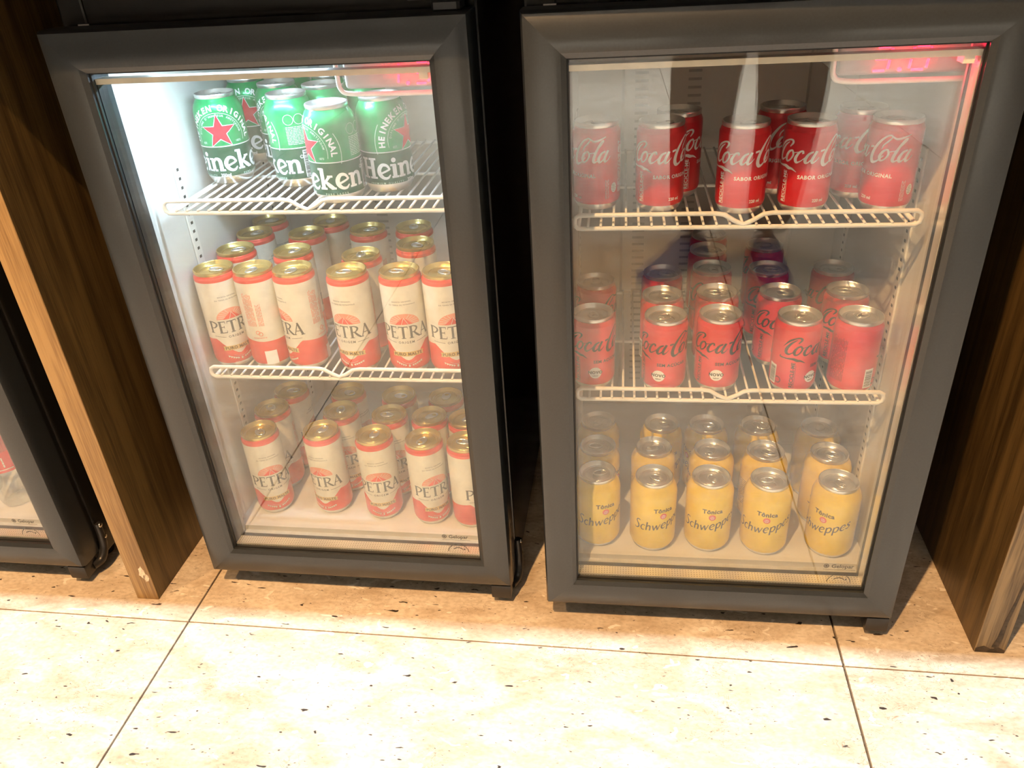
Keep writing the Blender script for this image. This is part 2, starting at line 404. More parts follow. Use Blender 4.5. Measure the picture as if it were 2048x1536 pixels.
_n = strokes([(.15, 0, SW), (.15, .66, SW)], slab(.08, .63, .22), slab(.17, .05), [(.18, .46, .1), (.34, .64, .13), (.52, .58, .19), (.56, .38, SW), (.56, .12, SW), (.58, .04, .14)], slab(.60, .05, .30))
HEIN = {
 'H': (.86, strokes([(.18, 0, .2), (.18, 1, .2)], [(.64, 0, .2), (.64, 1, .2)], [(.18, .52, .12), (.64, .52, .12)], slab(.18, .05, .4), slab(.18, .95, .4), slab(.64, .05, .4), slab(.64, .95, .4))),
 'e': (.66, _e), 'n': (.74, _n),
 'i': (.36, P2().at(strokes([(.17, 0, SW), (.17, .66, SW)], slab(.10, .63, .24), slab(.18, .05))).at(P2().ell(.16, .86, .115, .115))),
 'k': (.78, strokes([(.16, 0, SW), (.16, 1, SW)], slab(.08, .96, .24), slab(.17, .05), [(.20, .28, .11), (.52, .62, .13)], slab(.54, .62, .26), [(.30, .38, .12), (.50, .18, .2), (.66, .05, .16)], slab(.66, .05, .24))),
}
def hstrokes(*ss): return strokes(*[[(x, z, w * 1.35) for x, z, w in q] for q in ss])
_c = hstrokes([(.42, .52, .06), (.30, .62, .07), (.14, .52, .09), (.07, .30, .1), (.14, .08, .09), (.28, .0, .08), (.42, .06, .05)])
_p = hstrokes([(.12, -.34, .10), (.10, .60, .10)], [(.12, .42, .06), (.28, .60, .08), (.46, .52, .09), (.50, .30, .1), (.42, .08, .09), (.28, .02, .08), (.14, .1, .06)])
_se = hstrokes([(.08, .30, .05), (.44, .38, .06), (.42, .54, .07), (.28, .62, .08), (.12, .50, .1), (.07, .28, .1), (.15, .08, .09), (.30, .0, .08), (.46, .08, .05)])
SCHW = {
 'S': (.60, hstrokes([(.52, .98, .06), (.42, 1.1, .08), (.24, 1.08, .09), (.16, .90, .09), (.26, .70, .1), (.40, .48, .11), (.46, .22, .1), (.34, .02, .09), (.16, -.02, .08), (.02, .10, .05)])),
 'c': (.46, _c), 'p': (.58, _p), 'e': (.54, _se),
 'h': (.60, hstrokes([(.12, 0, .1), (.12, 1.0, .1)], [(.13, .40, .06), (.28, .60, .08), (.42, .54, .1), (.46, .36, .1), (.46, 0, .1)])),
 'w': (.82, hstrokes([(.04, .6, .09), (.22, 0, .09)], [(.22, 0, .07), (.40, .58, .07)], [(.40, .58, .09), (.56, 0, .09)], [(.56, 0, .07), (.76, .62, .06)])),
 's': (.42, hstrokes([(.36, .52, .05), (.26, .62, .07), (.12, .56, .08), (.12, .42, .08), (.26, .30, .09), (.34, .16, .09), (.24, .01, .08), (.10, .0, .07), (.0, .08, .05)])),
}
def script_cola():
    o = [(1.0, .62, .08), (.82, .50, .14), (.74, .22, .17), (.86, .0, .11), (1.04, .10, .09), (1.13, .38, .11), (1.0, .62, .08), (1.12, .50, .05), (1.34, .55, .04)]
    a1 = [(2.14, .60, .09), (1.94, .48, .14), (1.85, .18, .17), (1.96, .0, .11), (2.13, .16, .07), (2.27, .55, .05)]
    a2 = [(2.30, .64, .15), (2.20, .22, .16), (2.27, .01, .11), (2.42, .12, .05), (2.52, .30, .03)]
    sh = lambda L, d: [(x + d, z, w) for x, z, w in L]
    return strokes(
        [(.78, .78, .06), (.90, 1.0, .13), (.80, 1.14, .10), (.55, 1.10, .10), (.25, .88, .13), (.02, .48, .02)],
        [(.66, 1.02, .04), (.42, .78, .13), (.26, .42, .19), (.28, .12, .18), (.46, .0, .12), (.64, .12, .06), (.84, .40, .04)],
        o, [(1.64, .48, .11), (1.58, .62, .09), (1.42, .54, .12), (1.32, .22, .17), (1.44, .0, .12), (1.64, .10, .06), (1.84, .35, .04)],
        a1, a2, [(2.50, .62, .11), (2.72, .68, .11)],
        [(3.20, .60, .04), (3.22, .82, .07), (3.38, 1.04, .09), (3.48, 1.24, .06), (3.34, 1.34, .08), (3.06, 1.12, .13), (2.82, .62, .18), (2.78, .14, .20), (2.94, -.13, .17), (3.18, -.05, .10), (3.42, .28, .05)],
        sh(o, 2.50), [(3.42, 1.34, .05), (3.70, 1.18, .10), (3.98, 1.22, .12), (4.34, 1.40, .04)],
        [(3.84, .50, .04), (4.12, .86, .06), (4.26, 1.16, .08), (4.14, 1.12, .10), (3.98, .62, .15), (3.92, .16, .16), (4.02, .0, .11), (4.20, .12, .05)],
        sh(a1, 2.36), sh(a2, 2.36),
        [(.02, -.16, .03), (.06, -.28, .09), (.40, -.30, .07), (.85, -.28, .15), (1.10, -.36, .16), (1.32, -.38, .10), (1.62, -.52, .02)])

# ------------------------------------------------------------------ floor, walls, counter
YAWF = -0.0143
GX0, GY0, TW, TD = -0.598, -0.036, 0.964, 0.405
floor = struct(MB().box(-4.6, 4.6, -6.3, 0.9, -.10, -.008).build('floor', M['grout']))
tile_me = MB().bbox(-TW / 2 + .0015, TW / 2 - .0015, -TD / 2 + .0010, TD / 2 - .0010, -.012, 0, .0006, 1).mesh('tile', M['trav'])
cF, sF = math.cos(YAWF), math.sin(YAWF)
for r in range(-14, 2):
    for c in range(-4, 5):
        lx, ly = (c + .5) * TW, (r + .5) * TD
        t = link('tile', tile_me, floor, (GX0 + lx * cF - ly * sF, GY0 + lx * sF + ly * cF, 0), YAWF)
struct(MB().box(-4.6, 4.6, .90, 1.0, 0, 2.8).build('wall_back', M['wall']))
struct(MB().box(-4.6, 4.6, -6.4, -6.3, 0, 2.8).build('wall_front', M['wall']))
struct(MB().box(-4.7, -4.6, -6.3, .9, 0, 2.8).build('wall_left', M['wall']))
struct(MB().box(4.6, 4.7, -6.3, .9, 0, 2.8).build('wall_right', M['wall']))
struct(MB().box(-4.6, 4.6, -6.3, .9, 2.8, 2.9).build('ceiling', M['ceil']))

counter = thing('bar_counter', 'dark brown wooden bar counter with upright divider panels beside the drink fridges', 'counter', (0, 0, 0), YAWF)
MB().bbox(-2.2, 1.9, -.0425, .66, .885, .925, .004).build('countertop', M['stone_top'], counter)
MB().box(-2.2, 1.9, .62, .64, .001, .885).build('back_panel', M['woodside'], counter)
def divider(x0, x1, y0, worn):
    p = MB().box(x0, x1, y0 + .0012, .62, .0005, .885).build('divider_panel', M['woodside'], counter)
    e = MB().bbox(x0, x1, y0 - .0008, y0 + .0012, .0005, .885, .0006, 1).build('edge_band', M['woodedge_worn' if worn else 'woodedge'], p)
    return p
pl = divider(-.7055, -.6685, -.004, False); pr = divider(.5455, .5845, -.0035, True)
pl['label'] = 'dark wooden divider panel with a light oak front edge chipped near the floor'
pr['label'] = 'dark wooden divider panel with a worn greyish front edge'
rnd = random.Random(3)
def blotch(cx, cz, rx, rz, n=14, seed=1):
    r = random.Random(seed); return [(cx + rx * (.6 + .6 * r.random()) * math.cos(2 * PI * k / n), cz + rz * (.6 + .6 * r.random()) * math.sin(2 * PI * k / n)) for k in range(n)]
def plate(name, pts, y, mat, parent, th=.0004):
    n = len(pts); mb = MB(); mb.add([(x, y, z) for x, z in pts] + [(x, y + th, z) for x, z in pts], [tuple(range(n))] + [(i, i + n, (i + 1) % n + n, (i + 1) % n) for i in range(n)])
    return mb.build(name, mat, parent)
plate('chip_mark', blotch(-.680, .058, .0065, .013, seed=4), -.0052, M['chip'], pl)
plate('chip_mark', blotch(-.676, .046, .005, .009, seed=5), -.0052, M['chip'], pl)
plate('worn_streak', [(.5655, .012), (.5690, .03), (.5705, .06), (.5745, .10), (.5765, .135), (.5800, .16), (.5825, .155), (.5790, .12), (.5775, .09), (.5755, .06), (.5760, .03), (.5735, .008)], -.0047, M['stain'], pr)
plate('worn_streak', [(.5462, .001), (.5838, .001), (.5838, .006), (.575, .011), (.566, .007), (.556, .013), (.5462, .008)], -.0047, M['stain'], pr)

# ------------------------------------------------------------------ fridges
GW, GZ0, GZ1 = .3912, .084, .784
PROF = [(0, .016), (.0005, .0055), (.006, .0015), (.014, 0), (.037, 0), (.0425, .0022), (.0450, .0075), (.0455, .016), (.0455, .044), (0, .044)]
def frame_rail(side):
    """one mitred member of the door frame; d is measured outward from the glass opening"""
    A, B, C, D = {'b': ((0, GZ0), (GW, GZ0), (-1, -1), (1, -1)), 't': ((GW, GZ1), (0, GZ1), (1, 1), (-1, 1)),
                  'l': ((0, GZ1), (0, GZ0), (-1, 1), (-1, -1)), 'r': ((GW, GZ0), (GW, GZ1), (1, -1), (1, 1))}[side]
    v = []; f = []; n = len(PROF)
    for (px, pz), (sx, sz) in ((A, C), (B, D)):
        for d, y in PROF: v.append((px + sx * d, y, pz + sz * d))
    for i in range(n):
        j = (i + 1) % n; f.append((i, j, j + n, i + n))
    f += [tuple(range(n))[::-1], tuple(range(n, 2 * n))]
    return MB().add(v, f)
def ring_mb(o, w, y0, y1):
    """rectangular ring, o outside the opening, w wide inward"""
    a0, a1, c0, c1 = -o, GW + o, GZ0 - o, GZ1 + o
    return MB().box(a0, a0 + w, y0, y1, c0, c1).box(a1 - w, a1, y0, y1, c0, c1).box(a0 + w, a1 - w, y0, y1, c0, c0 + w).box(a0 + w, a1 - w, y0, y1, c1 - w, c1)
def seg7(ch, x, z, w, h, mb, y):
    on = {'0': 'abcdef', '1': 'bc', '2': 'abged', '3': 'abgcd'}[ch]; t = .0022; sl = .12
    P = lambda a, b: (x + a * w + sl * b * h, y, z + b * h)
    L = {'a': ((.16, 1), (.84, 1)), 'b': ((1, .94), (1, .56)), 'c': ((1, .44), (1, .06)), 'd': ((.16, 0), (.84, 0)), 'e': ((0, .44), (0, .06)), 'f': ((0, .94), (0, .56)), 'g': ((.16, .5), (.84, .5))}
    for s in on:
        a, b = P(*L[s][0]), P(*L[s][1]); mb.tube([a, b], t * .62, 6)
IZ0 = .0905                                                      # interior floor of a fridge
def slotted_rail(u, v, z0, z1, side, fr):
    s = 1 if side == 'l' else -1                                  # channel standing proud of the side wall
    m = MB().bbox(min(u, u + s * .003), max(u, u + s * .003), v, v + .018, z0, z1, .0008, 1)
    r = m.build('slotted_rail', M['rail'], fr)
    k = MB(); z = z0 + .012
    while z < z1 - .012:
        x = u + s * .0031; k.add([(x, v + .006, z - .0015), (x, v + .012, z - .0015), (x, v + .012, z + .0025), (x, v + .006, z + .0025)], [(0, 1, 2, 3) if s > 0 else (3, 2, 1, 0)]); z += .0125
    ob = k.build('rail_slots', M['slot'], r); ob['kind'] = 'stuff'
    return r
def fridge(x, y, rz, label, lit, digits, group='glass door drink fridges'):
    fr = thing('display_fridge', label, 'fridge', (x, y, 0), rz, group)
    U0, U1, V0, V1, T = -.0140, .4070, .055, .505, .860
    cab = MB().bbox(-.0460, U0, V0, V1, .022, T, .003).bbox(U1, GW + .0460, V0, V1, .022, T, .003).bbox(U0, U1, .478, V1, .022, T, .002).bbox(U0, U1, V0, V1, .812, T, .002).bbox(U0, U1, V0, V1, .022, IZ0 - .001, .002)
    cab.build('cabinet', M['blackmetal'], fr)
    ln = MB(); e = .0012
    ln.box(U0, U0 + e, V0, .477, IZ0, .811).box(U1 - e, U1, V0, .477, IZ0, .811).box(U0 + e, U1 - e, .475, .477, IZ0, .811).box(U0 + e, U1 - e, V0, .475, IZ0 - e, IZ0).box(U0 + e, U1 - e, V0, .475, .809, .811)
    ln.box(-.026, GW + .030, V0 - .0009, V0 - .0001, .068, IZ0 + .0002).box(-.026, U0 + e, V0 - .0009, V0 - .0001, IZ0 + .0002, .83).box(U1 - e, GW + .030, V0 - .0009, V0 - .0001, IZ0 + .0002, .83)
    ln.build('liner', M['liner'], fr)
    for v in (.140, .400):
        slotted_rail(U0 + e, v, .112, .652, 'l', fr); slotted_rail(U1 - e, v, .112, .652, 'r', fr)
    # evaporator guard: back plate with slots
    bk = MB().bbox(.055, .335, .466, .4748, .12, .76, .004, 1).build('back_plate', M['liner'], fr)
    k = MB()
    for u in (.085, .165):
        z = .15
        while z < .74: k.add([(u - .010, .4657, z), (u + .010, .4657, z), (u + .010, .4657, z + .004), (u - .010, .4657, z + .004)], [(0, 1, 2, 3)]); z += .012
    ob = k.build('vent_slots', M['ctrl'], bk); ob['kind'] = 'stuff'
    # feet
    for fu, fv in ((-.02, .085), (GW + .02, .085), (-.02, .47), (GW + .02, .47)):
        MB().lathe([(0, .0003), (.013, .0003), (.014, .004), (.009, .010), (.008, .0225), (0, .0225)], 16, cx=fu, cy=fv).build('foot', M['gasket'], fr, True, sharp=40)
    # lamp under the ceiling of the cabinet
    MB().tube([(.03, .085, .797), (.25, .085, .797)], .007, 12).build('lamp_tube', M['led_on' if lit else 'led_off'], fr, True, sharp=40)
    if lit:
        L = area('fridge_lamp', (.14, .085, .788), .22, .012, lit, (.60, .80, 1.0)); L.parent = fr
    # control housing with display
    c = MB().bbox(.274, U1 - e - .0005, .066, .175, .747, .808, .006, 3).build('control_box', M['ctrl'], fr, True, sharp=40)
    lip = spline([(.268, .808), (.268, .765), (.270, .748), (.283, .743), (.33, .742), (U1 - .004, .742)], 6)
    MB().tube([(a, .063, b) for a, b in lip], .0028, 6).build('housing_lip', M['ctrllip'], c, True)
    dm = MB()
    for ch, u in digits: 
        if ch == '.': dm.tube([(u, .0635, .7525), (u, .0655, .7525)], .0022, 8)
        else: seg7(ch, u, .7520, .0165, .0225, dm, .064)
    dm.build('display_digits', M['digit'], c, True)
    d = bpy.data.lights.new('display_glow', 'AREA'); d.energy = .16; d.color = (1, .02, .06); d.size = .05; d.shape = 'RECTANGLE'; d.size_y = .02
    lo = link('display_glow', d, fr, (.345, .060, .766)); lo.rotation_euler = (-PI / 2, 0, 0)
    # door
    door = ring_mb(.043, .030, .0445, .0545).build('door', M['gasket'], fr)
    ring_mb(.0128, .0108, .0445, .0540).build('inner_seal', M['seal'], door)
    for sd in 'btlr': frame_rail(sd).build('frame_rail', M['black'], door, True, sharp=25)
    for v in (.012, .0335): MB().box(-.010, GW + .010, v, v + .004, GZ0 - .010, GZ1 + .010).build('glass_pane', M['glass'], door)
    for i, (a0, a1, c0, c1) in enumerate(((-.004, GW + .004, GZ0 - .004, GZ0 + .0035), (-.004, GW + .004, GZ1 - .0135, GZ1 - .0075), (-.004, .001, GZ0 + .0035, GZ1 - .0135), (GW - .001, GW + .004, GZ0 + .0035, GZ1 - .0135))):
        sp = MB().box(a0, a1, .0165, .033, c0, c1)
        if i == 1: sp.box(GW - .016, GW - .006, .0165, .033, c0 - .0065, c0)
        sp.build('spacer_bar', [M['spacer'], M['spacerface'], M['gasket'], M['spacer']][i], door)
    # thin black bead along the glass
    ring_mb(.0002, .0016, .0098, .0118).build('glazing_bead', M['gasket'], door)
    # maker's print on the lower hinge-side corner of the pane
    p = P2().at(text('Gelopar', .0088, .02, 1.0), .345, .1215); p.ring(.3385, .1245, .0030, .0012).ell(.3385, .1245, .0018, .0018, 12).line((.335, .1185), (.377, .1185), .0005)
    p.arc(.358, .0945, .0155, 5, 55, .0011).arc(.358, .0945, .0155, 68, 112, .0011).arc(.358, .0945, .0155, 125, 175, .0011).arc(.358, .0945, .0090, 40, 140, .0014).poly([(.3655, .0985), (.3690, .1005), (.3668, .1030)])
    MB().add([(a, .01185, b) for a, b in p.v], p.f).build('maker_print', M['print'], door)
    # hinges on the right
    h = MB().bbox(GW + .012, GW + .043, .004, .036, .012, .0375, .003, 2).build('hinge_block', M['hinge'], fr, True, sharp=35)
    arm = spline([(GW + .040, .026, .022), (GW + .0475, .040, .024), (GW + .0495, .052, .040), (GW + .0495, .056, .062), (GW + .0485, .058, .085)], 6)
    MB().tube(arm, [.008 - .0025 * i / (len(arm) - 1) for i in range(len(arm))], 10).build('hinge_arm', M['hinge'], fr, True, sharp=50)
    for z in (.058, .082): MB().lathe([(0, 0), (.004, 0), (.0045, .001), (.0035, .0025), (0, .003)], 12).build('screw', M['steel'], fr, True, loc=(GW + .053, .058, z)).rotation_euler = (0, PI / 2, 0)
    MB().bbox(GW - .02, GW + .045, .012, .09, .8405, .848, .002, 1).bbox(GW + .005, GW + .035, .012, .045, .828, .8405, .003, 1).build('top_hinge', M['hinge'], fr)
    return fr
FR = (0.0, 0.0, 0.0)
FL = (-.5363, .0335, -.0123)
FF = (-1.2355, .030, -.010)
fridge(*FR, 'black framed glass door fridge of red and yellow cans, display reading 3.0, lamp unlit', 0, (('3', .305), ('.', .3335), ('0', .342)))
fridge(*FL, 'black framed glass door fridge of green and cream beer cans, brightly lit inside', 2.3, (('1', .322), ('.', .3495), ('3', .357)))
fridge(*FF, 'black framed glass door fridge with clear bottles beyond the chipped oak divider', .6, (('3', .305), ('.', .3335), ('0', .342)))
def loc_in(F, u, v):
    c, s = math.cos(F[2]), math.sin(F[2]); return (F[0] + u * c - v * s, F[1] + u * s + v * c)

# ------------------------------------------------------------------ wire shelves
def wire_shelf(F, z, label):
    x, y = loc_in(F, GW / 2, .078)
    sh = thing('wire_shelf', label, 'shelf', (x, y, z), F[2], 'white wire shelves in the fridges')
    w = .1950; zt = .0165
    pts = [(-w + .006, zt), (-.032, zt), (-.022, zt - .0015), (-.010, zt - .009), (0, zt - .0135), (.010, zt - .009), (.022, zt - .0015), (.032, zt), (w - .006, zt), (w - .001, zt - .003), (w, zt / 2), (w - .001, .003), (w - .006, 0), (-w + .006, 0), (-w + .001, .003), (-w, zt / 2), (-w + .001, zt - .003)]
    MB().tube([(a, 0, b) for a, b in pts], .0028, 8, True).build('front_rail', M['wire'], sh, True)
    MB().tube([(-w + .004, .345, .0), (w - .004, .345, .0)], .0026, 8).build('back_rail', M['wire'], sh, True)
    MB().tube([(-w + .004, .170, -.0018), (w - .004, .170, -.0018)], .0024, 8).build('middle_rail', M['wire'], sh, True)
    for s in (-1, 1): MB().tube([(s * (w - .004), 0, 0), (s * (w - .004), .345, 0)], .0026, 8).build('side_rail', M['wire'], sh, True)
    me = MB().tube([(0, -.0015, .0036), (0, .348, .0030)], .0016, 6).mesh('wire', M['wire'], True)
    n = 25
    for i in range(n): link('wire', me, sh, (-w + .016 + i * (2 * w - .032) / (n - 1), 0, 0))
    return sh
ZS = {'L1': .5990, 'L2': .3530, 'R1': .5830, 'R2': .3450}
TOP = .0052                                                        # wire top above the shelf origin
wire_shelf(FL, ZS['L1'], 'white wire shelf holding the green beer cans')
wire_shelf(FL, ZS['L2'], 'white wire shelf holding tall cream and red beer cans in the lit fridge')
wire_shelf(FR, ZS['R1'], 'white wire shelf holding red cans with white script lettering')
wire_shelf(FR, ZS['R2'], 'white wire shelf holding red cans with black script lettering')
wire_shelf(FF, .345, 'white wire shelf in the fridge of clear bottles')

# ------------------------------------------------------------------ cans
def radius_fn(prof, R):
    pr = sorted([(z, r) for r, z in prof if z > .012])
    def f(z):
        if z is None: return R
        if z <= pr[0][0]: return R
        for (z0, r0), (z1, r1) in zip(pr, pr[1:]):
            if z0 <= z <= z1: return r0 + (r1 - r0) * (z - z0) / max(1e-9, z1 - z0)
        return pr[-1][1]
    return f
def lid_mesh(rn, H, mat):
    pr = [(rn - .0004, H - .0062), (rn + .0006, H - .0052), (rn + .0011, H - .0016), (rn + .0006, H - .0002), (rn - .0004, H), (rn - .0014, H - .0012), (rn - .0026, H - .0058), (rn - .0038, H - .0066), (rn - .0048, H - .0058), (rn - .0056, H - .0050), (.004, H - .0050), (.0001, H - .0050)]
    mb = MB().lathe(pr, 36)
    zz = H - .0050                                                 # raised score line of the mouth, and two emboss ridges
    mb.tube([(.0098 * math.sin(a) * .95, -.0075 + -.0082 * math.cos(a), zz) for a in [2 * PI * k / 20 for k in range(20)]], .00035, 4, True)
    mb.tube([((rn - .0078) * math.sin(a), -(rn - .0078) * math.cos(a), zz) for a in [2 * PI * k / 32 for k in range(32)]], .00045, 4, True)
    return mb.mesh('lid', mat, True, 50)
def tab_mesh(H, mat):
    mb = MB(); n = 20; z0, z1 = H - .0044, H - .0034
    out = [(.0072 * math.sin(2 * PI * k / n), .0040 + .0112 * math.cos(2 * PI * k / n)) for k in range(n)]
    inn = [(.0042 * math.sin(2 * PI * k / n), .0086 + .0038 * math.cos(2 * PI * k / n)) for k in range(n)]
    v = [(x, y, z1) for x, y in out] + [(x, y, z1 + .0003) for x, y in inn] + [(x, y, z0) for x, y in out] + [(x, y, z0) for x, y in inn]
    f = []
    for k in range(n):
        j = (k + 1) % n; f += [(k, n + k, n + j, j), (2 * n + k, k, j, 2 * n + j), (n + k, 3 * n + k, 3 * n + j, n + j)]
    mb.add(v, f); mb.lathe([(0, H - .0030), (.0022, H - .0031), (.0026, H - .0036)], 12)
    mb.tube([(.0056 * math.sin(2 * PI * k / n), .0040 + .0096 * math.cos(2 * PI * k / n), z1 + .0003) for k in range(n)], .00055, 4, True)
    return mb.mesh('pull_tab', mat, True, 45)
CAN = {}
def define_can(kind, R, rn, H, shoulder, body_mats, band, lidmat, prints, seg=48, zfun=None):
    """band(z) -> material index for a body ring; prints: list of (part name, P2, material)"""
    prof = [(.0001, .0042), (R * .62, .0042), (R * .74, .0004), (R * .79, .0002), (R * .84, .0018), (R * .95, .0085), (R * .995, .0125), (R, .016)] + shoulder + [(rn - .0003, H - .0052)]
    mats = []
    for (r0, z0), (r1, z1) in zip(prof, prof[1:]): mats.append(band((z0 + z1) / 2, (r0 + r1) / 2))
    body = MB().lathe(prof, seg, mats, zfun=zfun).mesh('body', body_mats, True, 60)
    rf = radius_fn([p for p in prof if p[1] >= .016], R)
    CAN[kind] = dict(body=body, lid=lid_mesh(rn, H, lidmat), tab=tab_mesh(H, M['alu']),
                     prints=[(n, wrap(p, rf, eps=.00012 + .00006 * i).mesh(n, m)) for i, (n, p, m) in enumerate(prints)])
def lines_block(x0, x1, z0, z1, n, w, seed, ragged=.2, vertical=False):
    """rows of unreadable small print as broken dashes"""
    r = random.Random(seed); p = P2()
    for i in range(n):
        t = (i + .5) / n
        a = 0.0; e = 1 - ragged * r.random()
        while a < e:
            b = min(e, a + .08 + .16 * r.random())
            if vertical: p.rect(x0 + (x1 - x0) * t - w / 2, x0 + (x1 - x0) * t + w / 2, z0 + (z1 - z0) * a, z0 + (z1 - z0) * b)
            else: p.rect(x0 + (x1 - x0) * a, x0 + (x1 - x0) * b, z0 + (z1 - z0) * t - w / 2, z0 + (z1 - z0) * t + w / 2)
            a = b + .03
    return p
def barcode(x0, x1, z0, z1, seed, vertical=True):
    r = random.Random(seed); p = P2(); a = z0 if vertical else x0; lim = z1 if vertical else x1
    while a < lim - .0016:
        w = .0004 + .0009 * r.random()
        if vertical: p.rect(x0, x1, a, a + w)
        else: p.rect(a, a + w, z0, z1)
        a += w + .0004 + .0008 * r.random()
    return p
def star_pts(cx, cz, r, k=.40): return [(cx + (r if i % 2 == 0 else r * k) * math.sin(i * PI / 5), cz + (r if i % 2 == 0 else r * k) * math.cos(i * PI / 5)) for i in range(10)]
def star(cx, cz, r):
    p = P2(); q = star_pts(cx, cz, r); n0 = len(p.v); p.v = q + [(cx, cz)]
    p.f = [(i, (i + 1) % 10, 10) for i in range(10)]; return p
def outline(pts, w): return P2().ribbon([(x, z, w) for x, z in pts], 1, True)

# --- green beer can
H = .1205
white = P2().at(word(HEIN, 'Heineken', .015), 0, .0200, .0268)
white.put(outline(star_pts(0, .0730, .0236), .0018), lambda a, b: (a, b))
white.put(arctext('HEINEKEN ORIGINAL', .0108, 0, .0640, .0368, 187, -7, .035), lambda a, b: (a, b))
c350 = ctext('350ml', .0058, -.004, .0125, .03); white.put(c350, lambda a, b: (a, b))
white.put(ctext('®', .0062, .0765, .0395, .03), lambda a, b: (a, b)).rect(.0785, .0935, .0140, .0500)
pale = P2().arc(0, .0655, .0325, 192, -12, .0007, 30).arc(0, .064, .0490, 195, 150, .0009, 24).arc(0, .064, .0490, 30, -15, .0009, 24)
pale.put(arctext("DIPLOME D'HONNEUR AMSTERDAM", .0038, 0, .0660, .0275, 172, 8, .02), lambda a, b: (a, b)).put(ctext('EST.', .0038, -.0235, .0575, .02), lambda a, b: (a, b)).put(ctext('1873', .0038, .0235, .0575, .02), lambda a, b: (a, b))
pale.put(ctext('PREMIUM QUALITY', .0034, -.040, .0128, .02, 1.7), lambda a, b: (a, b)).put(ctext('PURE LAGER', .0034, .036, .0128, .02, 1.7), lambda a, b: (a, b))
pale.put(lines_block(.062, .090, .058, .082, 12, .0009, 5), lambda a, b: (a, b)).ring(.067, .0905, .0065, .0005).ring(.081, .0905, .0065, .0005)
line = P2().rect(-.1036, .1036, .0530, .0541)
bars = barcode(.0795, .0925, .0150, .0490, 9)
define_can('green', .0332, .0258, H, [(.0332, .0525), (.0332, .097), (.0327, .1005), (.0310, .1055), (.0285, .1105), (.0266, .1132), (.0261, .1148)],
           [M['alu'], M['hdark'], M['hgreen']], lambda z, r: 0 if z < .011 else 1 if z < .0525 else 2, M['alu'],
           [('white_lettering', white, M['white']), ('pale_lettering', pale, M['hpale']), ('white_line', line, M['white']), ('red_star', star(0, .0730, .0230), M['starred']), ('barcode_bars', bars, M['cblack'])])
# --- tall cream and red beer can
H = .149
def shield(i, a, z):
    if i != 8: return z
    t = abs((a + PI) % (2 * PI) - PI); return .0235 + .0255 * min(1, max(0, (t - .05) / .95)) ** 1.25 - .004 * max(0, min(1, (t - 1.1) / 1.2))
dark = P2().put(word(PETRA, 'PETRA', .07), lambda a, b: (a * .0186, .0575 + b * .0186 + .9 * (a * .0186) ** 2))
thin = P2().put(ctext('ORIGEM', .0050, 0, .0500, .02, 1.35), lambda a, b: (a, b)).line((-.031, .0535), (-.0145, .0515), .0006).line((.0145, .0515), (.031, .0535), .0006)
thin.put(ctext('RECEITA ORIGINAL', .0026, 0, .1120, .01, 1.2), lambda a, b: (a, b)).put(ctext('DA TERRA DE PETROPOLIS', .0026, 0, .1075, .01, 1.2), lambda a, b: (a, b))
rib = P2().poly([(-.0225, .0300), (.0225, .0300), (.0215, .0335), (.0225, .0370), (-.0225, .0370), (-.0215, .0335)])
rib_t = ctext('PURO MALTE', .0062, 0, .0314, .035, 1.1)
sun = P2().poly([(.022 * math.cos(PI * k / 16), .0790 + .0160 * math.sin(PI * k / 16)) for k in range(17)])
mtn = P2().poly([(-.013, .0790), (-.002, .0885), (.0, .0890), (.002, .0880), (.012, .0790)])
mtl = P2().line((.0, .0890), (-.004, .079), .0006).line((.0, .0890), (.003, .0835), .0006).line((.003, .0835), (.0055, .079), .0006)
for k in range(12):
    a = PI * (k + .5) / 12
    if k not in (5, 6): mtl.line((.010 * math.cos(a), .0790 + .0072 * math.sin(a) + .002), (.0208 * math.cos(a), .0790 + .0152 * math.sin(a)), .0005)
wheat = P2().arc(0, .0350, .0165, 232, 308, .0004, 14).ell(0, .0152, .0014, .0020, 10)
for s in (-1, 1):
    for k in range(5):
        x = s * (.0042 + k * .0030); z = .0160 + .0007 * k + .00010 * k * k; wheat.at(P2().ell(0, .0012, .0008, .0018, 8), x, z, 1, -s * 1.1).at(P2().ell(0, -.0010, .0007, .0016, 8), x, z, 1, s * 1.1)
wheat.put(ctext('350ml', .0042, -.006, .0075, .01), lambda a, b: (a, b)).put(lines_block(.002, .018, .0078, .0100, 2, .0006, 3), lambda a, b: (a, b))
back = lines_block(.050, .064, .070, .122, 7, .0009, 11, .1, True).put(lines_block(.0665, .0745, .070, .105, 4, .0009, 12, .1, True), lambda a, b: (a, b)).ring(.063, .0600, .0028, .0010).ring(.0665, .0575, .0028, .0010).put(lines_block(.055, .075, .0505, .0525, 2, .0006, 13), lambda a, b: (a, b))
bw = P2().rect(.066, .083, .0085, .0300)
define_can('cream', .0292, .0266, H, [(.0292, .045), (.0292, .1350), (.0292, .1385), (.0288, .1400), (.0275, .1412), (.0276, .1424), (.0268, .1436)],
           [M['alu'], M['pred'], M['pcream']], lambda z, r: 0 if z < .006 else 1 if (z < .031 or z > .1350) else 2, M['gold'],
           [('red_emblem', sun, M['ppink']), ('dark_lettering', dark, M['pgrey']), ('small_lettering', thin, M['pgrey']), ('gold_ribbon', rib, M['pgold']), ('mountain', mtn, M['pred']), ('emblem_lines', mtl, M['pcream']), ('ribbon_lettering', rib_t, M['pbrown']), ('wheat_ears', wheat, M['pcream']), ('red_small_print', back, M['ppink']), ('barcode_field', bw, M['white'])], zfun=shield)
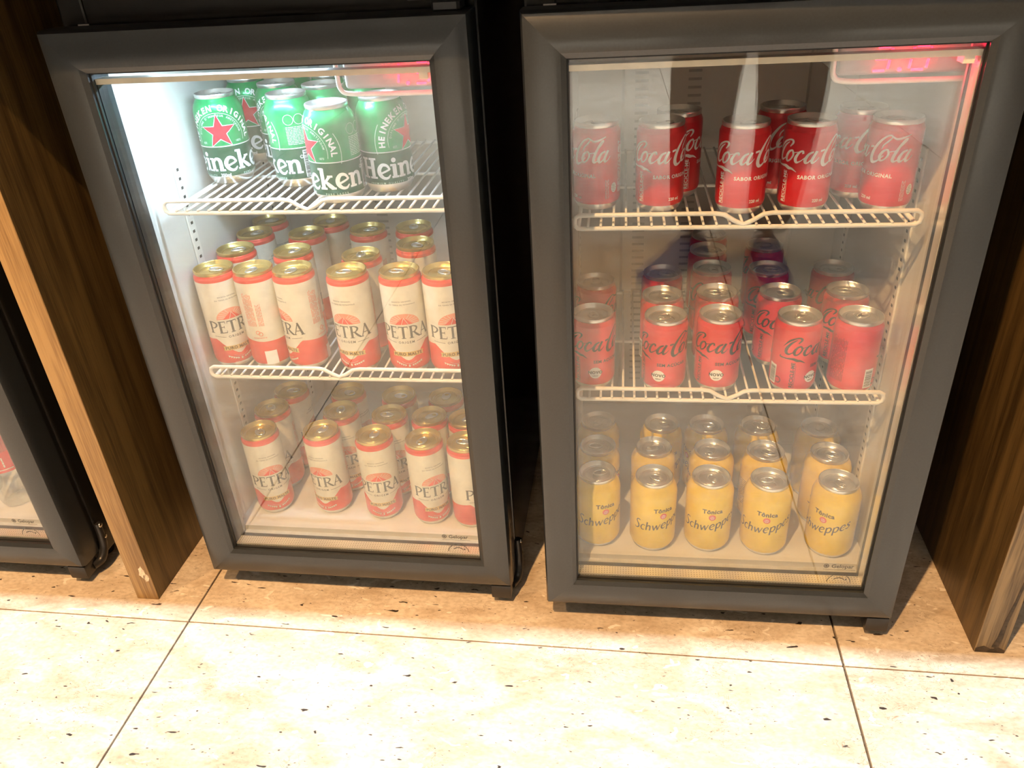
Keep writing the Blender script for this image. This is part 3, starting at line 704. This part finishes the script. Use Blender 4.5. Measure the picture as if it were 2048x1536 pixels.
# --- red soft-drink cans
cs = script_cola(); a0, a1 = cs.width()
def cola_prints(main, second, zero):
    sc = .0212; w = P2().put(P2().at(cs, 0, 0, 1, 0, .24), lambda a, b: ((a - 2.65) * sc, .0605 + b * sc))
    t = ctext('SEM AÇÚCAR' if zero else 'SABOR ORIGINAL', .0060, .004, .0420, .035, 1.12); w.put(t, lambda a, b: (a, b))
    w.put(P2().at(text('RECICLE-ME', .0066, .03, 1.05), -.0365, .0125, 1, PI / 2), lambda a, b: (a, b)).line((-.0352, .0125), (-.0352, .046), .0005)
    if not zero: w.put(ctext('220 ml', .0050, .004, .0090 + .006, .03), lambda a, b: (a, b))
    w.ring(-.057, .020, .0042, .0011)
    f = P2().rect(-.073, -.0605, .0125, .040) if zero else P2().rect(-.0795, -.066, .0125, .040)
    bars = barcode(f.v[0][0] + .0012, f.v[1][0] - .0012, .0145, .0385, 21)
    if zero: f.ell(-.0135, .0275, .0083, .0083, 26)
    else: f.ell(.0545, .0275, .0042, .0062, 20)
    tx = P2()
    if zero: tx.put(ctext('NOVO', .0060, -.0135, .0262, .045, 1.1), lambda a, b: (a, b)).put(ctext('sabor', .0034, -.0135, .0222, .02), lambda a, b: (a, b))
    else: tx.line((.0508, .0275), (.0582, .0275), .0005).put(lines_block(.0520, .0570, .0285, .0320, 2, .0006, 61), lambda a, b: (a, b)).put(lines_block(.0520, .0570, .0230, .0265, 2, .0006, 62), lambda a, b: (a, b))
    col = lines_block(.062, .084, .020, .082, 12, .0007, 31, .08, True)
    tx2 = lines_block(.042, .0475, .015, .040, 3, .0006, 33, .1, True)
    if zero: tx.put(bars, lambda a, b: (a, b))
    return [('script_lettering', w, main), ('printed_field', f, M['white']), ('field_lettering', tx, M['cblack']), ('fine_print', col.put(tx2, lambda a, b: (a, b)), second)] + ([] if zero else [('barcode_bars', bars, M['cblack'])])
H = .105
sh = [(.0292, .040), (.0292, .0925), (.0288, .0942), (.0278, .0955), (.0279, .0966), (.0266, .0982), (.0267, .0990)]
define_can('cola', .0292, .0262, H, sh, [M['alu'], M['cred']], lambda z, r: 0 if z < .0085 else 1, M['alu'], cola_prints(M['white'], M['white'], False))
define_can('zero', .0292, .0262, H, sh, [M['alu'], M['zred']], lambda z, r: 0 if z < .0085 else 1, M['alu'], cola_prints(M['cblack'], M['cdark'], True))
# --- yellow tonic can
H = .1195
sw = P2().put(P2().at(word(SCHW, 'Schweppes', .035), 0, 0, 1, 0, .12), lambda a, b: (a * .0150, .0440 + b * .0150 + .0022 + .14 * a * .0150 + 3.4 * (a * .0150 + .012) ** 2))
sw.put(ctext('Tônica', .0100, .003, .0760, .03, 1.05), lambda a, b: (a, b))
seal = P2().ell(.003, .0690, .0050, .0050, 20)
sealx = P2().ring(.003, .0685, .0026, .0005).line((.0015, .0675), (.0045, .0675), .0005).line((.003, .0705), (.0015, .0675), .0004).line((.003, .0705), (.0045, .0675), .0004)
sb = lines_block(.060, .092, .030, .075, 14, .0009, 41)
define_can('yellow', .0332, .0258, H, [(.0332, .050), (.0332, .096), (.0327, .0995), (.0310, .1045), (.0285, .1095), (.0266, .1122), (.0261, .1138)],
           [M['alu'], M['syellow']], lambda z, r: 0 if z < .006 else 1, M['alu'],
           [('dark_lettering', sw, M['sgrey']), ('red_seal', seal, M['sred']), ('seal_lines', sealx, M['white']), ('small_print', sb, M['sgrey'])])

KIND = {'green': ('beer_can', 'beer can', 'green beer cans on the top wire shelf'),
        'cream': ('tall_beer_can', 'beer can', 'tall cream and red beer cans'),
        'cola': ('soda_can', 'soda can', 'red cans with white script'),
        'zero': ('zero_soda_can', 'soda can', 'red cans with black script'),
        'yellow': ('tonic_can', 'soda can', 'yellow tonic cans on the fridge floor')}
crnd = random.Random(11)
def can(kind, x, y, z, turn, label, group=None):
    """turn: where the label's middle lies, degrees from the side that faces the room's viewer spot"""
    nm, cat, g = KIND[kind]; D = CAN[kind]
    face = math.atan2(CAM.x - x, -(CAM.y - y))
    t = thing(nm, label, cat, (x, y, z), face + math.radians(turn), group or g)
    link('body', D['body'], t); l = link('lid', D['lid'], t); 
    tb = link('pull_tab', D['tab'], l, (0, 0, 0), crnd.uniform(-PI, PI))
    for n, me in D['prints']: link(n, me, t)
    return t
def place(kind, z, rows):
    """rows: (x, y, turn, label)"""
    for x, y, turn, label in rows: can(kind, x, y, z, turn, label)
ZC = {'green': ZS['L1'] + TOP, 'cream1': ZS['L2'] + TOP, 'cola': ZS['R1'] + TOP, 'zero': ZS['R2'] + TOP, 'floor': IZ0}
place('green', ZC['green'], [
    (-.5005, .2499, -9, 'green beer can with its whole red star facing out'),
    (-.3893, .2280, -122, 'green beer can turned to its small print and barcode'),
    (-.3080, .1520, -70, 'front green beer can with half a red star, standing nearest the shelf rail'),
    (-.2522, .1950, 62, 'green beer can showing the first half of its lettering, under the red display'),
    (-.5078, .3707, -14, 'green beer can in the back corner behind the one with its whole star facing out'),
    (-.4370, .3141, -12, 'green beer can behind the one turned to its small print'),
    (-.3612, .2890, 150, 'green beer can behind the front one, its lettering turned away'),
    (-.4424, .3861, 80, 'green beer can in the last row, nearer the handle side'),
    (-.3765, .3728, 20, 'green beer can in the middle of the last row'),
    (-.3175, .3407, 120, 'green beer can in the last row, nearer the hinge side')])
T = 'tall cream beer can '
ms = ' on the middle shelf'
place('cream', ZC['cream1'], [
    (-.5144, .1549, 16, T + 'in the front row' + ms + ', at the handle side'),
    (-.4552, .1538, -150, T + 'turned to its red small print' + ms),
    (-.3961, .1510, -72, T + 'showing only its last letters' + ms),
    (-.3155, .1430, -30, T + 'right behind the notch of the middle shelf rail'),
    (-.2413, .1421, -6, T + 'with its full gold ribbon in front' + ms),
    (-.1815, .1413, 16, T + 'in the front row' + ms + ', at the hinge side'),
    (-.5135, .2285, 100, T + 'in the second row' + ms + ', at the handle side'),
    (-.4215, .2200, 140, T + 'behind the can showing only its last letters'),
    (-.3123, .2021, -60, T + 'in the second row behind the middle shelf notch'),
    (-.2421, .2433, 175, T + 'behind the middle shelf can with the full gold ribbon'),
    (-.5126, .2986, 60, T + 'in the third row' + ms + ', at the handle side'),
    (-.4267, .2955, 130, T + 'third row' + ms + ', second from the handle side'),
    (-.3323, .3087, -100, T + 'third row' + ms + ', second from the hinge side'),
    (-.2614, .3172, 160, T + 'in the third row' + ms + ', at the hinge side'),
    (-.5119, .3578, 30, T + 'in the last row' + ms + ', at the handle side'),
    (-.4068, .3513, 90, T + 'in the last row' + ms + ', nearer its middle')])
fs = ' on the fridge floor'
def third(n, i): return ['at the handle side', 'second from the handle side', 'in the middle', 'second from the hinge side', 'at the hinge side'][i if i < 2 else i if n == 5 else i + 1]
place('cream', ZC['floor'], [
    (-.5031, .1434, 4, T + 'front row' + fs + ', at the handle side'),
    (-.4036, .1477, -36, T + 'front row' + fs + ', its first letter turned away'),
    (-.3162, .1378, -8, T + 'front row' + fs + ', in the middle'),
    (-.2361, .1301, 20, T + 'front row' + fs + ', its last letter turned away'),
    (-.1708, .1254, 55, T + 'front row' + fs + ', at the hinge side')] + [
    (x, y, a, T + 'second row' + fs + ', ' + third(5, i)) for i, (x, y, a) in enumerate(((-.5080, .2086, -40), (-.3898, .2053, -10), (-.3065, .1966, 0), (-.2403, .1934, -50), (-.1800, .1875, 30)))] + [
    (x, y, a, T + 'third row' + fs + ', ' + third(4, i)) for i, (x, y, a) in enumerate(((-.4966, .2667, 70), (-.3953, .2643, 40), (-.3054, .2557, 120), (-.2252, .2517, -90)))])
T = 'red soda can with white script '
place('cola', ZC['cola'], [
    (.0246, .1541, -62, T + 'showing the end of its name, handle side'),
    (.1016, .1434, 28, T + 'in the front row, second from the handle side'),
    (.1965, .1304, 28, T + 'standing right behind the notch of the shelf rail'),
    (.2693, .1304, 28, T + 'in the front row, second from the hinge side'),
    (.3623, .1284, -52, T + 'showing the end of its name, under the red display'),
    (.2497, .2040, -30, T + 'in the second row behind the rail notch'),
    (.1251, .1977, 100, T + 'in the second row nearer the handle side'),
    (.3387, .1827, -10, T + 'in the second row nearer the hinge side')])
T = 'red soda can with black script '
place('zero', ZC['zero'], [
    (.0205, .1196, 32, T + 'in the front row at the handle side'),
    (.1147, .1123, 14, T + 'in the front row, second from the handle side'),
    (.1845, .1169, 28, T + 'and white badge right behind the shelf rail notch'),
    (.2820, .1122, 76, T + 'turned to a barcode and vertical lettering'),
    (.3557, .1122, 178, T + 'turned to its back of fine print, hinge side'),
    (.0213, .2239, 10, T + 'in the second row at the handle side'),
    (.1129, .1766, 60, T + 'in the second row, second from the handle side'),
    (.1868, .1844, 120, T + 'in the second row behind the rail notch'),
    (.2696, .1855, 40, T + 'in the second row behind the one with barcode'),
    (.3574, .1899, 44, T + 'in the second row at the hinge side'),
    (.1160, .2537, 160, T + 'in the third row at the handle side'), (.1875, .2713, -70, T + 'in the third row, second from the handle side'),
    (.2661, .2662, 48, T + 'in the third row, second from the hinge side'), (.3564, .2683, -40, T + 'in the third row at the hinge side'),
    (.1884, .3451, 90, T + 'in the fourth row behind the rail notch'), (.2750, .3597, -130, T + 'in the fourth row nearer the hinge side'), (.1957, .4110, 10, T + 'alone in the last row by the back wall')])
T = 'yellow tonic can with silver lid, '
place('yellow', ZC['floor'], [(x, y, a, T + row + ' row ' + third(5, i)) for row, L5 in (
    ('front', ((.0266, .0976, 16), (.1078, .0922, 22), (.1876, .0951, 6), (.2680, .0922, 0), (.3604, .0922, -24))),
    ('second', ((.0254, .1658, 60), (.1092, .1641, 140), (.1952, .1618, -90), (.2723, .1613, 170), (.3623, .1594, 36))),
    ('third', ((.0244, .2329, 100), (.1236, .2298, 20), (.1931, .2294, -60), (.2703, .2293, 130), (.3613, .2270, 66)))) for i, (x, y, a) in enumerate(L5)])

# ------------------------------------------------------------------ clear bottles in the fridge beyond the divider
def bottle_mesh():
    pr = [(.0001, .004), (.020, .004), (.024, .0006), (.028, .003), (.0305, .012)]
    z = .018
    while z < .060: pr += [(.0312, z), (.0296, z + .005)]; z += .010
    pr += [(.0312, .064), (.0305, .070), (.0305, .112), (.0312, .118), (.0300, .136), (.0245, .158), (.0160, .176), (.0125, .186), (.0120, .196), (.0150, .198), (.0150, .200), (.0120, .201), (.0120, .208)]
    return MB().lathe(pr, 28).mesh('bottle_body', M['pet'], True)
bm_ = bottle_mesh(); lab_ = MB().lathe([(.0309, .072), (.0309, .110)], 28).mesh('paper_label', M['petred'], True)
lt = lines_block(-.024, .024, .082, .104, 4, .0022, 51, .4, True).rect(-.03, .03, .077, .0785)
ltm = wrap(lt, lambda z: .0310).mesh('label_lettering', M['white'])
cap_ = MB().lathe([(.0001, .2165), (.0120, .2165), (.0135, .2150), (.0140, .2120), (.0140, .2015)], 20).mesh('cap', M['capw'], True, 40)
for i, (u, v, turn, lab) in enumerate([(.345, .115, .3, 'clear plastic bottle with red label nearest the hinge side behind the far glass door'), (.268, .110, -.4, 'clear plastic bottle with red label, second from the hinge side wall'), (.335, .190, .9, 'clear plastic bottle with red label in the second row, hinge side'), (.250, .185, 0., 'clear plastic bottle with red label, second row, away from the hinge side'), (.19, .120, .5, 'clear plastic bottle with red label, third from the hinge side wall')]):
    x, y = loc_in(FF, u, v); t = thing('plastic_bottle', lab, 'bottle', (x, y, IZ0), FF[2] + turn + .5, 'clear bottles on the fridge floor')
    link('bottle_body', bm_, t); link('paper_label', lab_, t); link('label_lettering', ltm, t); link('cap', cap_, t)

# ------------------------------------------------------------------ the photographer, seen as a reflection in the glass doors
def skin(name, verts, edges, radii, mat, parent, sub=2, root=0):
    me = bpy.data.meshes.new(name); me.from_pydata([Vector(v) for v in verts], edges, []); ob = bpy.data.objects.new(name, me); COL.objects.link(ob)
    md = ob.modifiers.new('s', 'SKIN'); md.use_smooth_shade = True; md.branch_smoothing = .6
    for i, sv in enumerate(me.skin_vertices[0].data):
        r = radii[i]; sv.radius = (r, r) if not isinstance(r, tuple) else r
        sv.use_root = (i == root)
    sd = ob.modifiers.new('d', 'SUBSURF'); sd.levels = sub; sd.render_levels = sub
    dg = bpy.context.evaluated_depsgraph_get(); m2 = bpy.data.meshes.new_from_object(ob.evaluated_get(dg)); bpy.data.objects.remove(ob)
    m2.name = name; m2.materials.clear(); m2.materials.append(mat)
    for p in m2.polygons: p.use_smooth = True
    return link(name, m2, parent)
PX, PY = .37, -1.36
person = thing('person', 'standing person in dark trousers and blue shoes holding up a phone, mirrored in the glass', 'person', (PX, PY, 0))
def L(*pts): return [(x - PX, y - PY, z) for x, y, z in pts]
# trousers: pelvis, two legs
kn = [(.38, -1.36, .98), (.38, -1.36, .88), (.29, -1.35, .84), (.262, -1.30, .48), (.262, -1.36, .10), (.47, -1.35, .84), (.484, -1.29, .48), (.468, -1.34, .10)]
skin('trousers', L(*kn), [(0, 1), (1, 2), (2, 3), (3, 4), (1, 5), (5, 6), (6, 7)], [.16, .16, .12, .092, .070, .12, .092, .070], M['denim'], person, 2, 1)
# upper clothing: torso, sleeves
tv = [(.37, -1.44, .93), (.365, -1.42, 1.15), (.36, -1.38, 1.36), (.36, -1.36, 1.45), (.20, -1.36, 1.40), (.10, -1.24, 1.14), (.07, -1.02, .98), (.52, -1.36, 1.40), (.46, -1.16, 1.14), (.24, -1.00, .96)]
skin('shirt', L(*tv), [(0, 1), (1, 2), (2, 3), (2, 4), (4, 5), (5, 6), (2, 7), (7, 8), (8, 9)], [(.17, .12), (.16, .11), (.17, .11), .07, .07, .052, .036, .07, .052, .036], M['shirt'], person, 2, 0)
# head, neck, forearms and hands as one body
bv = [(.36, -1.37, 1.30), (.36, -1.36, 1.46), (.36, -1.34, 1.54), (.36, -1.31, 1.60), (.36, -1.31, 1.68), (.36, -1.33, 1.74),
      (.20, -1.36, 1.38), (.10, -1.24, 1.14), (.070, -1.02, .975), (.066, -.955, .945), (.066, -.915, .935),
      (.52, -1.36, 1.38), (.46, -1.16, 1.14), (.24, -1.00, .955), (.185, -.955, .935), (.160, -.925, .930)]
be = [(0, 1), (1, 2), (2, 3), (3, 4), (4, 5), (0, 6), (6, 7), (7, 8), (8, 9), (9, 10), (0, 11), (11, 12), (12, 13), (13, 14), (14, 15)]
br = [.09, .055, .055, .085, .095, .06, .05, .035, .026, .030, .026, .05, .035, .026, .030, .026]
for base, sgn in ((10, 1), (15, -1)):
    bx, by, bz = bv[base]
    for k in range(4):                                              # four fingers round the edge of the phone
        n = len(bv); z = bz + .028 - k * .019; l = (.9, 1.05, 1.0, .8)[k]
        bv += [(bx + sgn * -.012, by + .012, z), (bx + sgn * -.016, by + .034 * l, z), (bx + sgn * .004, by + .046 * l, z - .002)]
        be += [(base, n), (n, n + 1), (n + 1, n + 2)]; br += [.0095, .0088, .0078]
    n = len(bv); bv += [(bx + sgn * .010, by - .004, bz + .036), (bx + sgn * .022, by + .014, bz + .052)]; be += [(base, n), (n, n + 1)]; br += [.011, .0095]
skin('body', L(*bv), be, br, M['skin'], person, 2, 0)
hd = Vector((.36 - PX, -1.305 - PY, 1.655))
fc = MB()
for s in (-1, 1):
    fc.lathe([(.0001, .012), (.008, .010), (.012, 0), (.008, -.010), (.0001, -.012)], 12, cx=hd.x + s * .034, cy=hd.y + .086)
fc.v = [(x, y, z + hd.z if abs(z) < .02 else z) for x, y, z in fc.v]
fc.build('eyes', M['cblack'], person, True)
MB().tube([(hd.x, hd.y + .090, hd.z + .005), (hd.x, hd.y + .108, hd.z - .030), (hd.x, hd.y + .090, hd.z - .042)], [.008, .014, .008], 8).build('nose', M['skin'], person, True)
MB().tube([(hd.x - .024, hd.y + .078, hd.z - .066), (hd.x, hd.y + .088, hd.z - .068), (hd.x + .024, hd.y + .078, hd.z - .066)], [.004, .007, .004], 8).build('mouth', M['starred'], person, True)
for s in (-1, 1): MB().tube([(hd.x + s * .092, hd.y - .01, hd.z + .025), (hd.x + s * .104, hd.y - .018, hd.z), (hd.x + s * .092, hd.y - .008, hd.z - .03)], [.010, .016, .009], 8).build('ear', M['skin'], person, True)
skin('hair', [(hd.x, hd.y + .03, hd.z + .075), (hd.x, hd.y - .03, hd.z + .07), (hd.x, hd.y - .065, hd.z), (hd.x, hd.y - .065, hd.z - .08)], [(0, 1), (1, 2), (2, 3)], [.075, .092, .075, .05], M['hair'], person, 2, 1)
# shoes
def shoe(ax, ay, ang):
    c, s = math.cos(ang), math.sin(ang); R = lambda f, w: (ax - PX + f * -s + w * c, ay - PY + f * c + w * s)
    prof = [(-.075, .030, .075), (-.04, .036, .095), (.0, .038, .098), (.05, .040, .078), (.10, .044, .060), (.15, .046, .050), (.19, .040, .040), (.215, .022, .028)]
    mb = MB(); n = 10; rows = []
    for f, w, h in prof:
        row = []
        for k in range(n):
            a = PI * k / (n - 1); x, y = R(f, -w * math.cos(a)); row.append((x, y, .022 + (h - .022) * math.sin(a) ** .7))
        rows.append(row)
    v = [p for r in rows for p in r]; f = [(i * n + k, i * n + k + 1, (i + 1) * n + k + 1, (i + 1) * n + k) for i in range(len(prof) - 1) for k in range(n - 1)]
    f += [tuple(range(n))[::-1], tuple((len(prof) - 1) * n + k for k in range(n))]
    up = mb.add(v, f).build('shoe', M['shoe'], person, True, sharp=70)
    so = MB(); pts = [R(f, w + .003) for f, w, h in prof] + [R(.224, 0)] + [R(f, -w - .003) for f, w, h in prof[::-1]] + [R(-.086, 0)]
    m = len(pts); so.add([(x, y, .0003) for x, y in pts] + [(x, y, .024) for x, y in pts], [tuple(range(m))[::-1], tuple(range(m, 2 * m))] + [(i, (i + 1) % m, (i + 1) % m + m, i + m) for i in range(m)])
    so.build('sole', M['sole'], up)
shoe(.245, -1.345, .62); shoe(.470, -1.33, -.02)
ph = thing('phone', 'black phone held up by the person mirrored in the glass', 'phone', (.112, -.880, .935))
MB().bbox(-.038, .038, -.004, .004, -.075, .075, .0035).build('phone_case', M['blackmetal'], ph)
MB().box(-.035, .035, -.0044, -.0041, -.071, .071).build('phone_screen', M['cblack'], ph)
